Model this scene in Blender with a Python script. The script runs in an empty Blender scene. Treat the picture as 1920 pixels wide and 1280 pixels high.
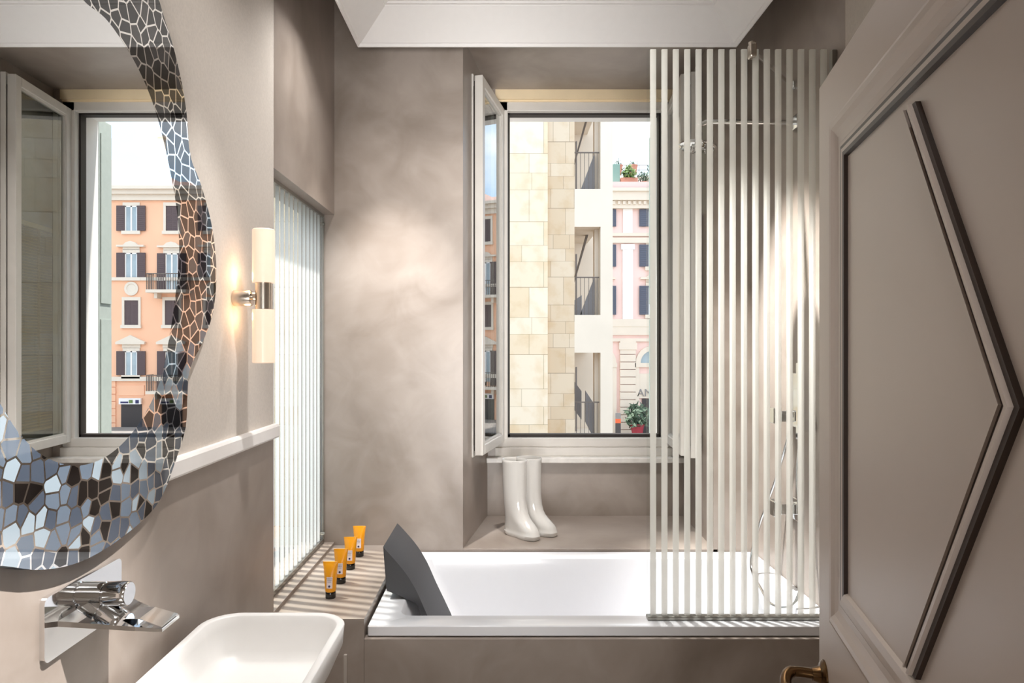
import bpy, bmesh, math, random
from mathutils import Vector, Matrix
random.seed(7)
C = bpy.context.scene.collection
PI = math.pi

def srgb(r, g, b):
    def f(c):
        c /= 255.0
        return c / 12.92 if c <= 0.04045 else ((c + 0.055) / 1.055) ** 2.4
    return (f(r), f(g), f(b), 1.0)

# ------------------------------------------------------------------ camera, sky, sun, lamps, exposure
sc = bpy.context.scene
cam_d = bpy.data.cameras.new('camera'); cam = bpy.data.objects.new('camera', cam_d); C.objects.link(cam)
cam.location = (0, 0, 1.58); cam.rotation_euler = (PI / 2, 0, 0)
cam_d.sensor_width = 36; cam_d.lens = 24; cam_d.clip_start = 0.02; cam_d.clip_end = 500
cam_d.shift_x = 15 / 1920; cam_d.shift_y = 10 / 1920
sc.camera = cam

sc.view_settings.view_transform = 'Standard'; sc.view_settings.look = 'None'
sc.view_settings.gamma = 1; sc.view_settings.use_curve_mapping = False
sc.view_settings.exposure = 0.0
sc.cycles.max_bounces = 12; sc.cycles.transparent_max_bounces = 24
sc.cycles.diffuse_bounces = 6; sc.cycles.glossy_bounces = 6
sc.cycles.caustics_reflective = False; sc.cycles.caustics_refractive = False
sc.cycles.sample_clamp_indirect = 6.0

world = bpy.data.worlds.new('sky'); sc.world = world; world.use_nodes = True
wn, wl = world.node_tree.nodes, world.node_tree.links
wn.clear()
w_out = wn.new('ShaderNodeOutputWorld'); w_bg = wn.new('ShaderNodeBackground')
w_tc = wn.new('ShaderNodeTexCoord'); w_no = wn.new('ShaderNodeTexNoise'); w_rp = wn.new('ShaderNodeValToRGB')
w_mp = wn.new('ShaderNodeMapping'); w_mp.inputs['Scale'].default_value = (1, 1, 2.2)
w_no.inputs['Scale'].default_value = 2.6; w_no.inputs['Detail'].default_value = 6
w_rp.color_ramp.elements[0].position = 0.42; w_rp.color_ramp.elements[0].color = (0.44, 0.62, 0.82, 1)
w_rp.color_ramp.elements[1].position = 0.62; w_rp.color_ramp.elements[1].color = (1.0, 1.0, 1.0, 1)
wl.new(w_tc.outputs['Generated'], w_mp.inputs['Vector']); wl.new(w_mp.outputs['Vector'], w_no.inputs['Vector'])
wl.new(w_no.outputs['Fac'], w_rp.inputs['Fac']); wl.new(w_rp.outputs['Color'], w_bg.inputs['Color'])
w_bg.inputs['Strength'].default_value = 2.5
wl.new(w_bg.outputs['Background'], w_out.inputs['Surface'])

def lamp(name, kind, loc, energy, color=(1, 1, 1), target=None, **kw):
    d = bpy.data.lights.new(name, kind); o = bpy.data.objects.new(name, d); C.objects.link(o)
    o.location = loc; d.energy = energy; d.color = color
    for k, v in kw.items(): setattr(d, k, v)
    if target is not None:
        o.rotation_euler = (Vector(target) - Vector(loc)).to_track_quat('-Z', 'Y').to_euler()
    return o

SUN_DIR = Vector((1.0, -0.27, -2.9))
lamp('sun', 'SUN', (-8, 6, 14), 9.0, (1.0, 0.96, 0.90), Vector((-8, 6, 14)) + SUN_DIR, angle=math.radians(1.6))
WARM = (1.0, 0.97, 0.945)
# the small spots of the suspended ceiling: a hot centre and a wide soft spill each
for (x, y, hot, spill, tx, ty, tz, cone) in ((-0.48, 2.62, 190, 40, -0.58, 3.26, 1.25, 44), (0.52, 2.84, 680, 14, 1.19, 2.76, 1.05, 46), (0.2, 2.70, 90, 30, 0.3, 3.26, 0.8, 50),
                                             (0.42, 1.00, 720, 18, -0.81, 0.98, 1.06, 32), (-0.30, 1.75, 100, 24, -0.81, 1.85, 0.80, 40)):
    lamp('ceiling_spot', 'SPOT', (x, y, 3.02), hot, WARM, (tx, ty, tz), spot_size=math.radians(cone), spot_blend=0.8, shadow_soft_size=0.02)
    lamp('ceiling_spill', 'SPOT', (x, y, 3.02), spill, WARM, (x, y, 0), spot_size=math.radians(125), spot_blend=0.9, shadow_soft_size=0.025)
# added fill lights in the bedroom behind the camera: one overhead, one frontal
lamp('bedroom_fill', 'AREA', (0, -1.3, 2.55), 10, (1.0, 0.97, 0.94), (0, -1.3, 0), shape='RECTANGLE', size=1.6, size_y=1.2)
lamp('cornice_fill', 'AREA', (0, -2.7, 0.9), 42, (1.0, 0.99, 0.98), (0, 3.0, 2.95), shape='RECTANGLE', size=1.6, size_y=1.4, spread=math.radians(56))  # unseen source added to brighten the cornice; no window is built there

# ------------------------------------------------------------------ mesh helpers
class MB:
    def __init__(s): s.bm = bmesh.new()
    def _mi(s, faces, mi):
        if mi:
            for f in faces: f.material_index = mi
    def box(s, x0, x1, y0, y1, z0, z1, mi=0, M=None, bevel=0.0):
        vs = [Vector((x, y, z)) for x in (x0, x1) for y in (y0, y1) for z in (z0, z1)]
        if M is not None: vs = [M @ v for v in vs]
        v = [s.bm.verts.new(p) for p in vs]
        fs = [s.bm.faces.new([v[i] for i in q]) for q in ((0, 1, 3, 2), (4, 6, 7, 5), (0, 4, 5, 1), (2, 3, 7, 6), (0, 2, 6, 4), (1, 5, 7, 3))]
        s._mi(fs, mi)
        if bevel > 0:
            es = list({e for f in fs for e in f.edges})
            r = bmesh.ops.bevel(s.bm, geom=es, offset=bevel, segments=2, profile=0.5, affect='EDGES')
            s._mi(r['faces'], mi)
        return s
    def prism(s, pts, axis, a0, a1, mi=0, M=None):
        """pts 2-D; axis the extruded one: 'x' -> (y,z), 'y' -> (x,z), 'z' -> (x,y)"""
        def P(p, a):
            v = Vector((a, p[0], p[1])) if axis == 'x' else Vector((p[0], a, p[1])) if axis == 'y' else Vector((p[0], p[1], a))
            return M @ v if M is not None else v
        A = [s.bm.verts.new(P(p, a0)) for p in pts]; B = [s.bm.verts.new(P(p, a1)) for p in pts]
        n = len(pts); fs = [s.bm.faces.new(A), s.bm.faces.new(B[::-1])]
        for i in range(n): fs.append(s.bm.faces.new((A[i], B[i], B[(i + 1) % n], A[(i + 1) % n])))
        s._mi(fs, mi); return s
    def loft(s, rings, cap0=True, cap1=True, mi=0, closed=False):
        R = [[s.bm.verts.new(Vector(p)) for p in r] for r in rings]; n = len(R[0]); fs = []
        rng = range(len(R)) if closed else range(len(R) - 1)
        for k in rng:
            a, b = R[k], R[(k + 1) % len(R)]
            for i in range(n): fs.append(s.bm.faces.new((a[i], a[(i + 1) % n], b[(i + 1) % n], b[i])))
        if cap0 and not closed: fs.append(s.bm.faces.new(R[0][::-1]))
        if cap1 and not closed: fs.append(s.bm.faces.new(R[-1]))
        s._mi(fs, mi); return s
    def tube(s, path, r, n=12, mi=0, caps=True):
        path = [Vector(p) for p in path]; rs = r if isinstance(r, (list, tuple)) else [r] * len(path)
        rings = []; up = None
        for i, p in enumerate(path):
            t = (path[min(i + 1, len(path) - 1)] - path[max(i - 1, 0)]).normalized()
            if up is None:
                up = Vector((0, 0, 1)) if abs(t.z) < 0.9 else Vector((1, 0, 0))
            u = (up - t * up.dot(t)).normalized(); w = t.cross(u); up = u
            rings.append([p + (u * math.cos(a) + w * math.sin(a)) * rs[i] for a in (2 * PI * k / n for k in range(n))])
        return s.loft(rings, caps, caps, mi)
    def lathe(s, prof, origin, axis=(0, 0, 1), n=24, mi=0):
        """prof (r, h) along axis"""
        ax = Vector(axis).normalized(); u = Vector((0, 0, 1)) if abs(ax.z) < 0.9 else Vector((1, 0, 0))
        u = (u - ax * u.dot(ax)).normalized(); w = ax.cross(u); o = Vector(origin)
        rings = [[o + ax * h + (u * math.cos(a) + w * math.sin(a)) * max(r, 1e-4) for a in (2 * PI * k / n for k in range(n))] for r, h in prof]
        return s.loft(rings, True, True, mi)
    def build(s, name, mats, parent=None, smooth=None, kind=None, loc=None):
        bmesh.ops.recalc_face_normals(s.bm, faces=s.bm.faces)
        me = bpy.data.meshes.new(name); s.bm.to_mesh(me); s.bm.free()
        for m in (mats if isinstance(mats, (list, tuple)) else [mats]): me.materials.append(m)
        if smooth:
            me.polygons.foreach_set('use_smooth', [True] * len(me.polygons))
            me.set_sharp_from_angle(angle=math.radians(smooth))
        o = bpy.data.objects.new(name, me); C.objects.link(o)
        if parent is not None:
            o.parent = parent; o.matrix_parent_inverse = Matrix.Translation(-parent.location)
        if kind: o['kind'] = kind
        return o

def lettering(name, body, size, loc, rot, mat, parent, extrude):
    cu = bpy.data.curves.new(name, 'FONT'); cu.body = body; cu.size = size; cu.align_x = 'CENTER'; cu.extrude = extrude
    o = bpy.data.objects.new(name, cu); C.objects.link(o)
    me = bpy.data.meshes.new_from_object(o.evaluated_get(bpy.context.evaluated_depsgraph_get()))
    bpy.data.objects.remove(o); me.materials.clear(); me.materials.append(mat)
    o = bpy.data.objects.new(name, me); C.objects.link(o)
    o.location = loc; o.rotation_euler = rot; o.parent = parent
    return o
def thing(name, label, cat, loc=(0, 0, 0), group=None, kind=None):
    o = bpy.data.objects.new(name, None); C.objects.link(o); o.location = loc; o.empty_display_size = 0.05
    if label: o['label'] = label
    if cat: o['category'] = cat
    if group: o['group'] = group
    if kind: o['kind'] = kind
    return o
def tag(o, label, cat, group=None, kind=None):
    o['label'] = label; o['category'] = cat
    if group: o['group'] = group
    if kind: o['kind'] = kind
    return o
def dup(root, loc, label):
    r = root.copy(); C.objects.link(r); r.location = loc; r['label'] = label
    for ch in list(root.children):
        c = ch.copy(); C.objects.link(c); c.parent = r; c.matrix_parent_inverse = ch.matrix_parent_inverse.copy()
        for g in list(ch.children):
            d = g.copy(); C.objects.link(d); d.parent = c; d.matrix_parent_inverse = g.matrix_parent_inverse.copy()
    return r
def rrect(x0, x1, y0, y1, r, n=6):
    """rounded rectangle, counter-clockwise"""
    r = min(r, (x1 - x0) / 2 - 1e-4, (y1 - y0) / 2 - 1e-4); pts = []
    for cx, cy, a0 in ((x1 - r, y1 - r, 0), (x0 + r, y1 - r, 90), (x0 + r, y0 + r, 180), (x1 - r, y0 + r, 270)):
        for k in range(n + 1):
            a = math.radians(a0 + 90 * k / n); pts.append((cx + r * math.cos(a), cy + r * math.sin(a)))
    return pts

# ------------------------------------------------------------------ materials
def newmat(name):
    m = bpy.data.materials.new(name); m.use_nodes = True
    nt = m.node_tree; return m, nt.nodes, nt.links, nt.nodes['Principled BSDF'], nt.nodes['Material Output']
def plain(name, col, rough=0.5, metal=0.0, var=0.04, scale=30.0, bump=0.0, spec=0.5, coat=0.0, emit=None, estr=0.0):
    m, N, L, B, O = newmat(name)
    tc = N.new('ShaderNodeTexCoord'); no = N.new('ShaderNodeTexNoise'); no.inputs['Scale'].default_value = scale; no.inputs['Detail'].default_value = 4
    rp = N.new('ShaderNodeValToRGB')
    rp.color_ramp.elements[0].position = 0.3; rp.color_ramp.elements[1].position = 0.7
    rp.color_ramp.elements[0].color = tuple(c * (1 - var) for c in col[:3]) + (1,)
    rp.color_ramp.elements[1].color = tuple(min(1, c * (1 + var)) for c in col[:3]) + (1,)
    L.new(tc.outputs['Object'], no.inputs['Vector']); L.new(no.outputs['Fac'], rp.inputs['Fac']); L.new(rp.outputs['Color'], B.inputs['Base Color'])
    B.inputs['Roughness'].default_value = rough; B.inputs['Metallic'].default_value = metal
    B.inputs['Specular IOR Level'].default_value = spec; B.inputs['Coat Weight'].default_value = coat
    if bump:
        bp = N.new('ShaderNodeBump'); bp.inputs['Strength'].default_value = bump; bp.inputs['Distance'].default_value = 0.002
        L.new(no.outputs['Fac'], bp.inputs['Height']); L.new(bp.outputs['Normal'], B.inputs['Normal'])
    if emit:
        B.inputs['Emission Color'].default_value = emit; B.inputs['Emission Strength'].default_value = estr
    return m
def plaster(name, dark, light, rough=0.33):
    """trowelled Venetian plaster: big soft clouds, finer trowel strokes"""
    m, N, L, B, O = newmat(name)
    tc = N.new('ShaderNodeTexCoord')
    n1 = N.new('ShaderNodeTexNoise'); n1.inputs['Scale'].default_value = 1.3; n1.inputs['Detail'].default_value = 5; n1.inputs['Distortion'].default_value = 1.2
    n2 = N.new('ShaderNodeTexNoise'); n2.inputs['Scale'].default_value = 5; n2.inputs['Detail'].default_value = 9; n2.inputs['Distortion'].default_value = 1.2
    mx = N.new('ShaderNodeMix'); mx.inputs['Factor'].default_value = 0.3
    L.new(tc.outputs['Object'], n1.inputs['Vector']); L.new(tc.outputs['Object'], n2.inputs['Vector'])
    L.new(n1.outputs['Fac'], mx.inputs['A']); L.new(n2.outputs['Fac'], mx.inputs['B'])
    rp = N.new('ShaderNodeValToRGB'); rp.color_ramp.elements[0].position = 0.36; rp.color_ramp.elements[1].position = 0.64
    rp.color_ramp.elements[0].color = dark; rp.color_ramp.elements[1].color = light
    L.new(mx.outputs['Result'], rp.inputs['Fac']); L.new(rp.outputs['Color'], B.inputs['Base Color'])
    mr = N.new('ShaderNodeMapRange'); mr.inputs['To Min'].default_value = rough - 0.1; mr.inputs['To Max'].default_value = rough + 0.12
    L.new(n2.outputs['Fac'], mr.inputs['Value']); L.new(mr.outputs['Result'], B.inputs['Roughness'])
    bp = N.new('ShaderNodeBump'); bp.inputs['Strength'].default_value = 0.05; bp.inputs['Distance'].default_value = 0.004
    L.new(n2.outputs['Fac'], bp.inputs['Height']); L.new(bp.outputs['Normal'], B.inputs['Normal'])
    B.inputs['Specular IOR Level'].default_value = 0.5
    return m
def clear_glass(name, tint=(0.96, 0.98, 0.97, 1), boost=1.0):
    m, N, L, B, O = newmat(name); N.remove(B)
    tr = N.new('ShaderNodeBsdfTransparent'); tr.inputs['Color'].default_value = tint
    gl = N.new('ShaderNodeBsdfGlossy'); gl.inputs['Roughness'].default_value = 0.0
    fr = N.new('ShaderNodeFresnel'); fr.inputs['IOR'].default_value = 1.5
    mu = N.new('ShaderNodeMath'); mu.operation = 'MULTIPLY'; mu.inputs[1].default_value = boost; mu.use_clamp = True
    mx = N.new('ShaderNodeMixShader')
    ge = N.new('ShaderNodeNewGeometry'); inv = N.new('ShaderNodeMath'); inv.operation = 'SUBTRACT'; inv.inputs[0].default_value = 1.0
    m3 = N.new('ShaderNodeMath'); m3.operation = 'MULTIPLY'
    L.new(ge.outputs['Backfacing'], inv.inputs[1]); L.new(inv.outputs[0], m3.inputs[1]); L.new(mu.outputs[0], m3.inputs[0])
    L.new(fr.outputs['Fac'], mu.inputs[0]); L.new(m3.outputs[0], mx.inputs['Fac'])
    L.new(tr.outputs['BSDF'], mx.inputs[1]); L.new(gl.outputs['BSDF'], mx.inputs[2]); L.new(mx.outputs['Shader'], O.inputs['Surface'])
    return m
def striped_glass(name, axis, start, pitch, col, see=0.12, through=0.5):
    """clear glass with sandblasted vertical stripes; axis = object coordinate across the stripes"""
    m, N, L, B, O = newmat(name); N.remove(B)
    tc = N.new('ShaderNodeTexCoord'); sp = N.new('ShaderNodeSeparateXYZ'); L.new(tc.outputs['Object'], sp.inputs['Vector'])
    a = N.new('ShaderNodeMath'); a.operation = 'SUBTRACT'; a.inputs[1].default_value = start; L.new(sp.outputs[axis], a.inputs[0])
    b = N.new('ShaderNodeMath'); b.operation = 'DIVIDE'; b.inputs[1].default_value = pitch; L.new(a.outputs[0], b.inputs[0])
    f = N.new('ShaderNodeMath'); f.operation = 'FRACT'; L.new(b.outputs[0], f.inputs[0])
    l = N.new('ShaderNodeMath'); l.operation = 'LESS_THAN'; l.inputs[1].default_value = 0.5; L.new(f.outputs[0], l.inputs[0])
    tr = N.new('ShaderNodeBsdfTransparent'); tr.inputs['Color'].default_value = (0.97, 0.98, 0.975, 1)
    gl = N.new('ShaderNodeBsdfGlossy'); gl.inputs['Roughness'].default_value = 0.01
    fr = N.new('ShaderNodeFresnel'); fr.inputs['IOR'].default_value = 1.45
    ge = N.new('ShaderNodeNewGeometry'); inv = N.new('ShaderNodeMath'); inv.operation = 'SUBTRACT'; inv.inputs[0].default_value = 1.0
    m3 = N.new('ShaderNodeMath'); m3.operation = 'MULTIPLY'
    L.new(ge.outputs['Backfacing'], inv.inputs[1]); L.new(inv.outputs[0], m3.inputs[1]); L.new(fr.outputs['Fac'], m3.inputs[0])
    cg = N.new('ShaderNodeMixShader'); L.new(m3.outputs[0], cg.inputs['Fac']); L.new(tr.outputs['BSDF'], cg.inputs[1]); L.new(gl.outputs['BSDF'], cg.inputs[2])
    df = N.new('ShaderNodeBsdfDiffuse'); df.inputs['Color'].default_value = col
    tl = N.new('ShaderNodeBsdfTranslucent'); tl.inputs['Color'].default_value = col
    m1 = N.new('ShaderNodeMixShader'); m1.inputs['Fac'].default_value = through; L.new(df.outputs['BSDF'], m1.inputs[1]); L.new(tl.outputs['BSDF'], m1.inputs[2])
    t2 = N.new('ShaderNodeBsdfTransparent')
    m2 = N.new('ShaderNodeMixShader'); m2.inputs['Fac'].default_value = see; L.new(m1.outputs['Shader'], m2.inputs[1]); L.new(t2.outputs['BSDF'], m2.inputs[2])
    mx = N.new('ShaderNodeMixShader'); L.new(l.outputs[0], mx.inputs['Fac']); L.new(cg.outputs['Shader'], mx.inputs[1]); L.new(m2.outputs['Shader'], mx.inputs[2])
    L.new(mx.outputs['Shader'], O.inputs['Surface'])
    return m
def blocks(name, c1, c2, mortar, w, h, scale=1.0, plane='xz', msize=0.006):
    m, N, L, B, O = newmat(name)
    tc = N.new('ShaderNodeTexCoord'); sp = N.new('ShaderNodeSeparateXYZ'); cb = N.new('ShaderNodeCombineXYZ')
    L.new(tc.outputs['Object'], sp.inputs['Vector']); L.new(sp.outputs['X' if plane[0] == 'x' else 'Y'], cb.inputs['X'])
    q1 = N.new('ShaderNodeMath'); q1.operation = 'MULTIPLY'; q1.inputs[1].default_value = 3.1; L.new(sp.outputs['Z'], q1.inputs[0])
    q2 = N.new('ShaderNodeMath'); q2.operation = 'SINE'; L.new(q1.outputs[0], q2.inputs[0])
    q3 = N.new('ShaderNodeMath'); q3.operation = 'MULTIPLY_ADD'; q3.inputs[1].default_value = 0.15; L.new(q2.outputs[0], q3.inputs[0]); L.new(sp.outputs['Z'], q3.inputs[2])
    L.new(q3.outputs[0], cb.inputs['Y'])   # courses of unequal height
    br = N.new('ShaderNodeTexBrick'); br.inputs['Color1'].default_value = c1; br.inputs['Color2'].default_value = c2; br.inputs['Mortar'].default_value = mortar
    br.inputs['Scale'].default_value = scale; br.inputs['Brick Width'].default_value = w; br.inputs['Row Height'].default_value = h
    br.inputs['Mortar Size'].default_value = msize; br.inputs['Mortar Smooth'].default_value = 0.3; br.offset = 0.37; br.squash = 0.7; br.squash_frequency = 3
    L.new(cb.outputs['Vector'], br.inputs['Vector'])
    no = N.new('ShaderNodeTexNoise'); no.inputs['Scale'].default_value = 2.5; no.inputs['Detail'].default_value = 6; L.new(tc.outputs['Object'], no.inputs['Vector'])
    mx = N.new('ShaderNodeMix'); mx.data_type = 'RGBA'; mx.blend_type = 'MULTIPLY'; mx.inputs['Factor'].default_value = 0.35
    rp = N.new('ShaderNodeValToRGB'); rp.color_ramp.elements[0].position = 0.35; rp.color_ramp.elements[0].color = (0.80, 0.66, 0.46, 1); rp.color_ramp.elements[1].position = 0.52
    L.new(no.outputs['Fac'], rp.inputs['Fac']); L.new(br.outputs['Color'], mx.inputs['A']); L.new(rp.outputs['Color'], mx.inputs['B'])
    L.new(mx.outputs['Result'], B.inputs['Base Color']); B.inputs['Roughness'].default_value = 0.9
    return m

M = {}
M['plaster'] = plaster('taupe_plaster', srgb(130, 118, 108), srgb(164, 153, 144))
M['covering'] = plain('linen_wall_covering', srgb(200, 192, 183), 0.85, var=0.05, scale=140, bump=0.15)
M['white'] = plain('white_paint', srgb(236, 233, 230), 0.45, var=0.01)
M['ceil'] = plain('white_ceiling_paint', srgb(228, 226, 224), 0.8, var=0.01)
M['acrylic'] = plain('white_acrylic', srgb(228, 229, 232), 0.16, var=0.005, coat=0.3)
M['basin'] = plain('matt_white_solid_surface', srgb(230, 229, 227), 0.38, var=0.008)
M['chrome'] = plain('chrome', (0.86, 0.87, 0.88, 1), 0.05, 1.0, var=0.005)
M['nickel'] = plain('brushed_nickel', srgb(200, 190, 178), 0.26, 1.0, var=0.03, scale=80)
M['frame'] = plain('grey_white_window_paint', srgb(214, 209, 202), 0.42, var=0.03, scale=12)
M['cream'] = plain('cream_wood_paint', srgb(236, 216, 180), 0.5, var=0.05, scale=6)
M['dark'] = plain('dark_gasket', srgb(38, 30, 26), 0.6)
M['steel'] = plain('steel_edge', srgb(150, 148, 142), 0.3, 0.9)
M['marble'] = plain('white_marble', srgb(222, 218, 212), 0.25, var=0.12, scale=14)
M['door'] = plain('taupe_door_lacquer', srgb(176, 163, 153), 0.34, var=0.02, scale=3)
M['door_dark'] = plain('dark_brown_moulding', srgb(38, 24, 16), 0.4, var=0.08)
M['brass'] = plain('aged_brass', srgb(98, 74, 48), 0.26, 1.0, var=0.25, scale=25)
M['rubber'] = plain('charcoal_foam', srgb(66, 66, 68), 0.62, var=0.04, scale=200, bump=0.05)
M['ceramic'] = plain('glazed_ceramic', srgb(198, 195, 190), 0.06, var=0.01, coat=0.5)
M['orange'] = plain('amber_tube_plastic', srgb(240, 160, 20), 0.3, var=0.02)
M['blackcap'] = plain('glossy_black_plastic', srgb(24, 20, 18), 0.12, coat=0.3)
M['label'] = plain('white_paper_label', srgb(235, 222, 222), 0.6)
M['navy'] = plain('navy_ink', srgb(44, 44, 92), 0.6)
M['tile'] = plain('floor_stone', srgb(176, 166, 156), 0.4, var=0.1, scale=4)
M['opal'] = plain('opal_glass_tube', srgb(196, 176, 164), 0.3, emit=(1.0, 0.70, 0.48, 1), estr=0.6)
M['pane'] = clear_glass('window_pane_glass', (0.80, 0.83, 0.80, 1), boost=2.0)
M['shower_glass'] = striped_glass('striped_shower_glass', 'X', 0.5245, 0.0408, srgb(240, 240, 234), 0.26)
M['left_glass'] = striped_glass('striped_window_glass', 'Y', 2.425, 0.058, srgb(250, 251, 251), 0.02, 0.9)
M['slat'] = plain('beige_blind_slats', srgb(180, 160, 128), 0.5)
M['teal'] = plain('grey_green_shutter_paint', srgb(168, 176, 170), 0.7)
M['street'] = plain('street_paving', srgb(136, 131, 126), 0.9, var=0.1, scale=1)
M['court'] = plain('pale_render', srgb(120, 130, 124), 0.9, var=0.05, scale=0.8)
M['stone'] = blocks('travertine_blocks', srgb(234, 218, 195), srgb(222, 200, 168), srgb(174, 154, 126), 1.05, 0.62)
M['stone_rough'] = blocks('rough_travertine_blocks', srgb(212, 194, 170), srgb(200, 176, 146), srgb(156, 138, 116), 0.62, 0.47)
M['smooth_stone'] = plain('smooth_cream_stone', srgb(220, 207, 190), 0.9, var=0.03, scale=1.2)
M['railing'] = plain('dark_iron', srgb(104, 94, 86), 0.6)
M['stair'] = plain('grey_stair_panel', srgb(128, 124, 124), 0.7)
M['pink'] = plain('pale_pink_stucco', srgb(236, 206, 198), 0.9, var=0.04, scale=0.6)
M['cornice'] = plain('cream_stucco', srgb(222, 210, 194), 0.9, var=0.03, scale=1)
M['salmon'] = plain('salmon_stucco', srgb(240, 188, 154), 0.9, var=0.04, scale=0.4)
M['shutter'] = plain('dark_brown_shutters', srgb(92, 76, 76), 0.7)
M['shutter_blue'] = plain('slate_shutters', srgb(88, 92, 106), 0.7)
M['skypane'] = plain('building_window_glass', srgb(158, 172, 178), 0.06, var=0.15, scale=0.9)
M['shopdark'] = plain('dark_shop_interior', srgb(52, 46, 46), 0.4)
M['terracotta'] = plain('terracotta', srgb(168, 122, 104), 0.85)
M['leaf'] = plain('leaf_green', srgb(100, 124, 66), 0.7, var=0.3, scale=6)
M['leaf_dark'] = plain('dark_leaf_green', srgb(84, 102, 82), 0.7, var=0.3, scale=6)
M['red'] = plain('red_pot_glaze', srgb(150, 40, 56), 0.4)
M['posterorange'] = plain('orange_poster_print', srgb(226, 104, 62), 0.6)
M['posterblack'] = plain('black_poster_print', srgb(70, 66, 66), 0.6)
M['signgrey'] = plain('grey_sign_letters', srgb(140, 136, 134), 0.6)
M['mirror'] = plain('mirror_silver', (0.90, 0.91, 0.91, 1), 0.0, 1.0, var=0.0)

def mosaic():
    m, N, L, B, O = newmat('mosaic_glass_border'); N.remove(B)
    tc = N.new('ShaderNodeTexCoord'); sp = N.new('ShaderNodeSeparateXYZ'); cb = N.new('ShaderNodeCombineXYZ')
    L.new(tc.outputs['Object'], sp.inputs['Vector']); L.new(sp.outputs['Y'], cb.inputs['X']); L.new(sp.outputs['Z'], cb.inputs['Y'])
    v1 = N.new('ShaderNodeTexVoronoi'); v1.voronoi_dimensions = '2D'; v1.feature = 'F1'
    v2 = N.new('ShaderNodeTexVoronoi'); v2.voronoi_dimensions = '2D'; v2.feature = 'DISTANCE_TO_EDGE'
    for v in (v1, v2):
        v.inputs['Scale'].default_value = 30.0; v.inputs['Randomness'].default_value = 0.82; L.new(cb.outputs['Vector'], v.inputs['Vector'])
    sc_ = N.new('ShaderNodeSeparateColor'); L.new(v1.outputs['Color'], sc_.inputs['Color'])
    # cell colours by height: black and graphite high up, more pale blue-grey below
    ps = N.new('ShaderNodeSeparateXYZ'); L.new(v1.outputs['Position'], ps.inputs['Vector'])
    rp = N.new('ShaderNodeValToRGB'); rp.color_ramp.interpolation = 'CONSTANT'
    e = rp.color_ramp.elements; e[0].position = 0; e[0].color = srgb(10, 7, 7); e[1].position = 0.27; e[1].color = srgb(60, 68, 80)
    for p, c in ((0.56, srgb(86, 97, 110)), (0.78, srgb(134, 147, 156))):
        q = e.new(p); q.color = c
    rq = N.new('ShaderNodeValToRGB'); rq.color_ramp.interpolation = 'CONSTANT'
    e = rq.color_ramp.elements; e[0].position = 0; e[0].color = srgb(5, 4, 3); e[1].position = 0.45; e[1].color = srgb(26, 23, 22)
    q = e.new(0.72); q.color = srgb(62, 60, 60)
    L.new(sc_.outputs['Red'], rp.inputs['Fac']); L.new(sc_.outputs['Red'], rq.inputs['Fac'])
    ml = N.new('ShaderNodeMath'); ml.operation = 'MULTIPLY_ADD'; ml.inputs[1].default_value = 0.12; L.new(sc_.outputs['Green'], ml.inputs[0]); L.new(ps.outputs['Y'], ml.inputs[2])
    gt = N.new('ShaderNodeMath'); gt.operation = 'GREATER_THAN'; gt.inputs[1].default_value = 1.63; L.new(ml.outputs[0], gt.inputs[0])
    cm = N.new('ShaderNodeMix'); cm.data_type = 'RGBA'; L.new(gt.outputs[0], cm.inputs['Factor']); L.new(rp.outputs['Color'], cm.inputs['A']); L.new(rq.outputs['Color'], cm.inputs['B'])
    df = N.new('ShaderNodeBsdfDiffuse'); L.new(cm.outputs['Result'], df.inputs['Color'])
    gl = N.new('ShaderNodeBsdfGlossy'); gl.inputs['Roughness'].default_value = 0.015; gl.inputs['Color'].default_value = (0.9, 0.9, 0.9, 1)
    m1 = N.new('ShaderNodeMixShader'); m1.inputs['Fac'].default_value = 0.16; L.new(df.outputs['BSDF'], m1.inputs[1]); L.new(gl.outputs['BSDF'], m1.inputs[2])
    g2 = N.new('ShaderNodeBsdfGlossy'); g2.inputs['Roughness'].default_value = 0.03; g2.inputs['Color'].default_value = (0.95, 0.93, 0.9, 1)
    lt = N.new('ShaderNodeMath'); lt.operation = 'LESS_THAN'; lt.inputs[1].default_value = 0.055; L.new(v2.outputs['Distance'], lt.inputs[0])
    mx = N.new('ShaderNodeMixShader'); L.new(lt.outputs[0], mx.inputs['Fac']); L.new(m1.outputs['Shader'], mx.inputs[1]); L.new(g2.outputs['BSDF'], mx.inputs[2])
    L.new(mx.outputs['Shader'], O.inputs['Surface'])
    return m
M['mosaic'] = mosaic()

# ------------------------------------------------------------------ the room shell
XL, XR, YB = -0.81, 1.19, 3.26
b = MB()
b.box(XL - 0.16, XL, 0.25, 2.40, 0, 1.285, 0); b.box(XL - 0.16, XL, 0.25, 2.40, 1.285, 3.35, 1)
b.box(XL - 0.16, XL, 2.40, YB, 2.21, 3.35, 0); b.box(XL - 0.16, XL, 2.40, YB, 0, 0.648, 0)
b.build('wall_left', [M['plaster'], M['covering']], kind='structure')
b = MB()
b.box(XR, XR + 0.16, 0.25, 2.38, 0, 1.285, 0); b.box(XR, XR + 0.16, 0.25, 2.38, 1.285, 3.35, 1)
b.box(XR, XR + 0.16, 2.38, YB, 0, 3.35, 0)
b.build('wall_right', [M['plaster'], M['covering']], kind='structure')
LEDGE, SOFFIT = 0.617, 3.06
b = MB()
b.prism([(XL - 0.16, YB), (-0.196, YB), (-0.092, 3.92), (-0.05, 3.92), (-0.05, 4.12), (XL - 0.16, 4.12)], 'z', 0, SOFFIT)
b.build('wall_back', M['plaster'], kind='structure')
b = MB()
b.prism([(XR + 0.16, YB), (1.0, YB), (1.022, 3.92), (0.985, 3.92), (0.985, 4.12), (XR + 0.16, 4.12)], 'z', 0, SOFFIT)
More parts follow.
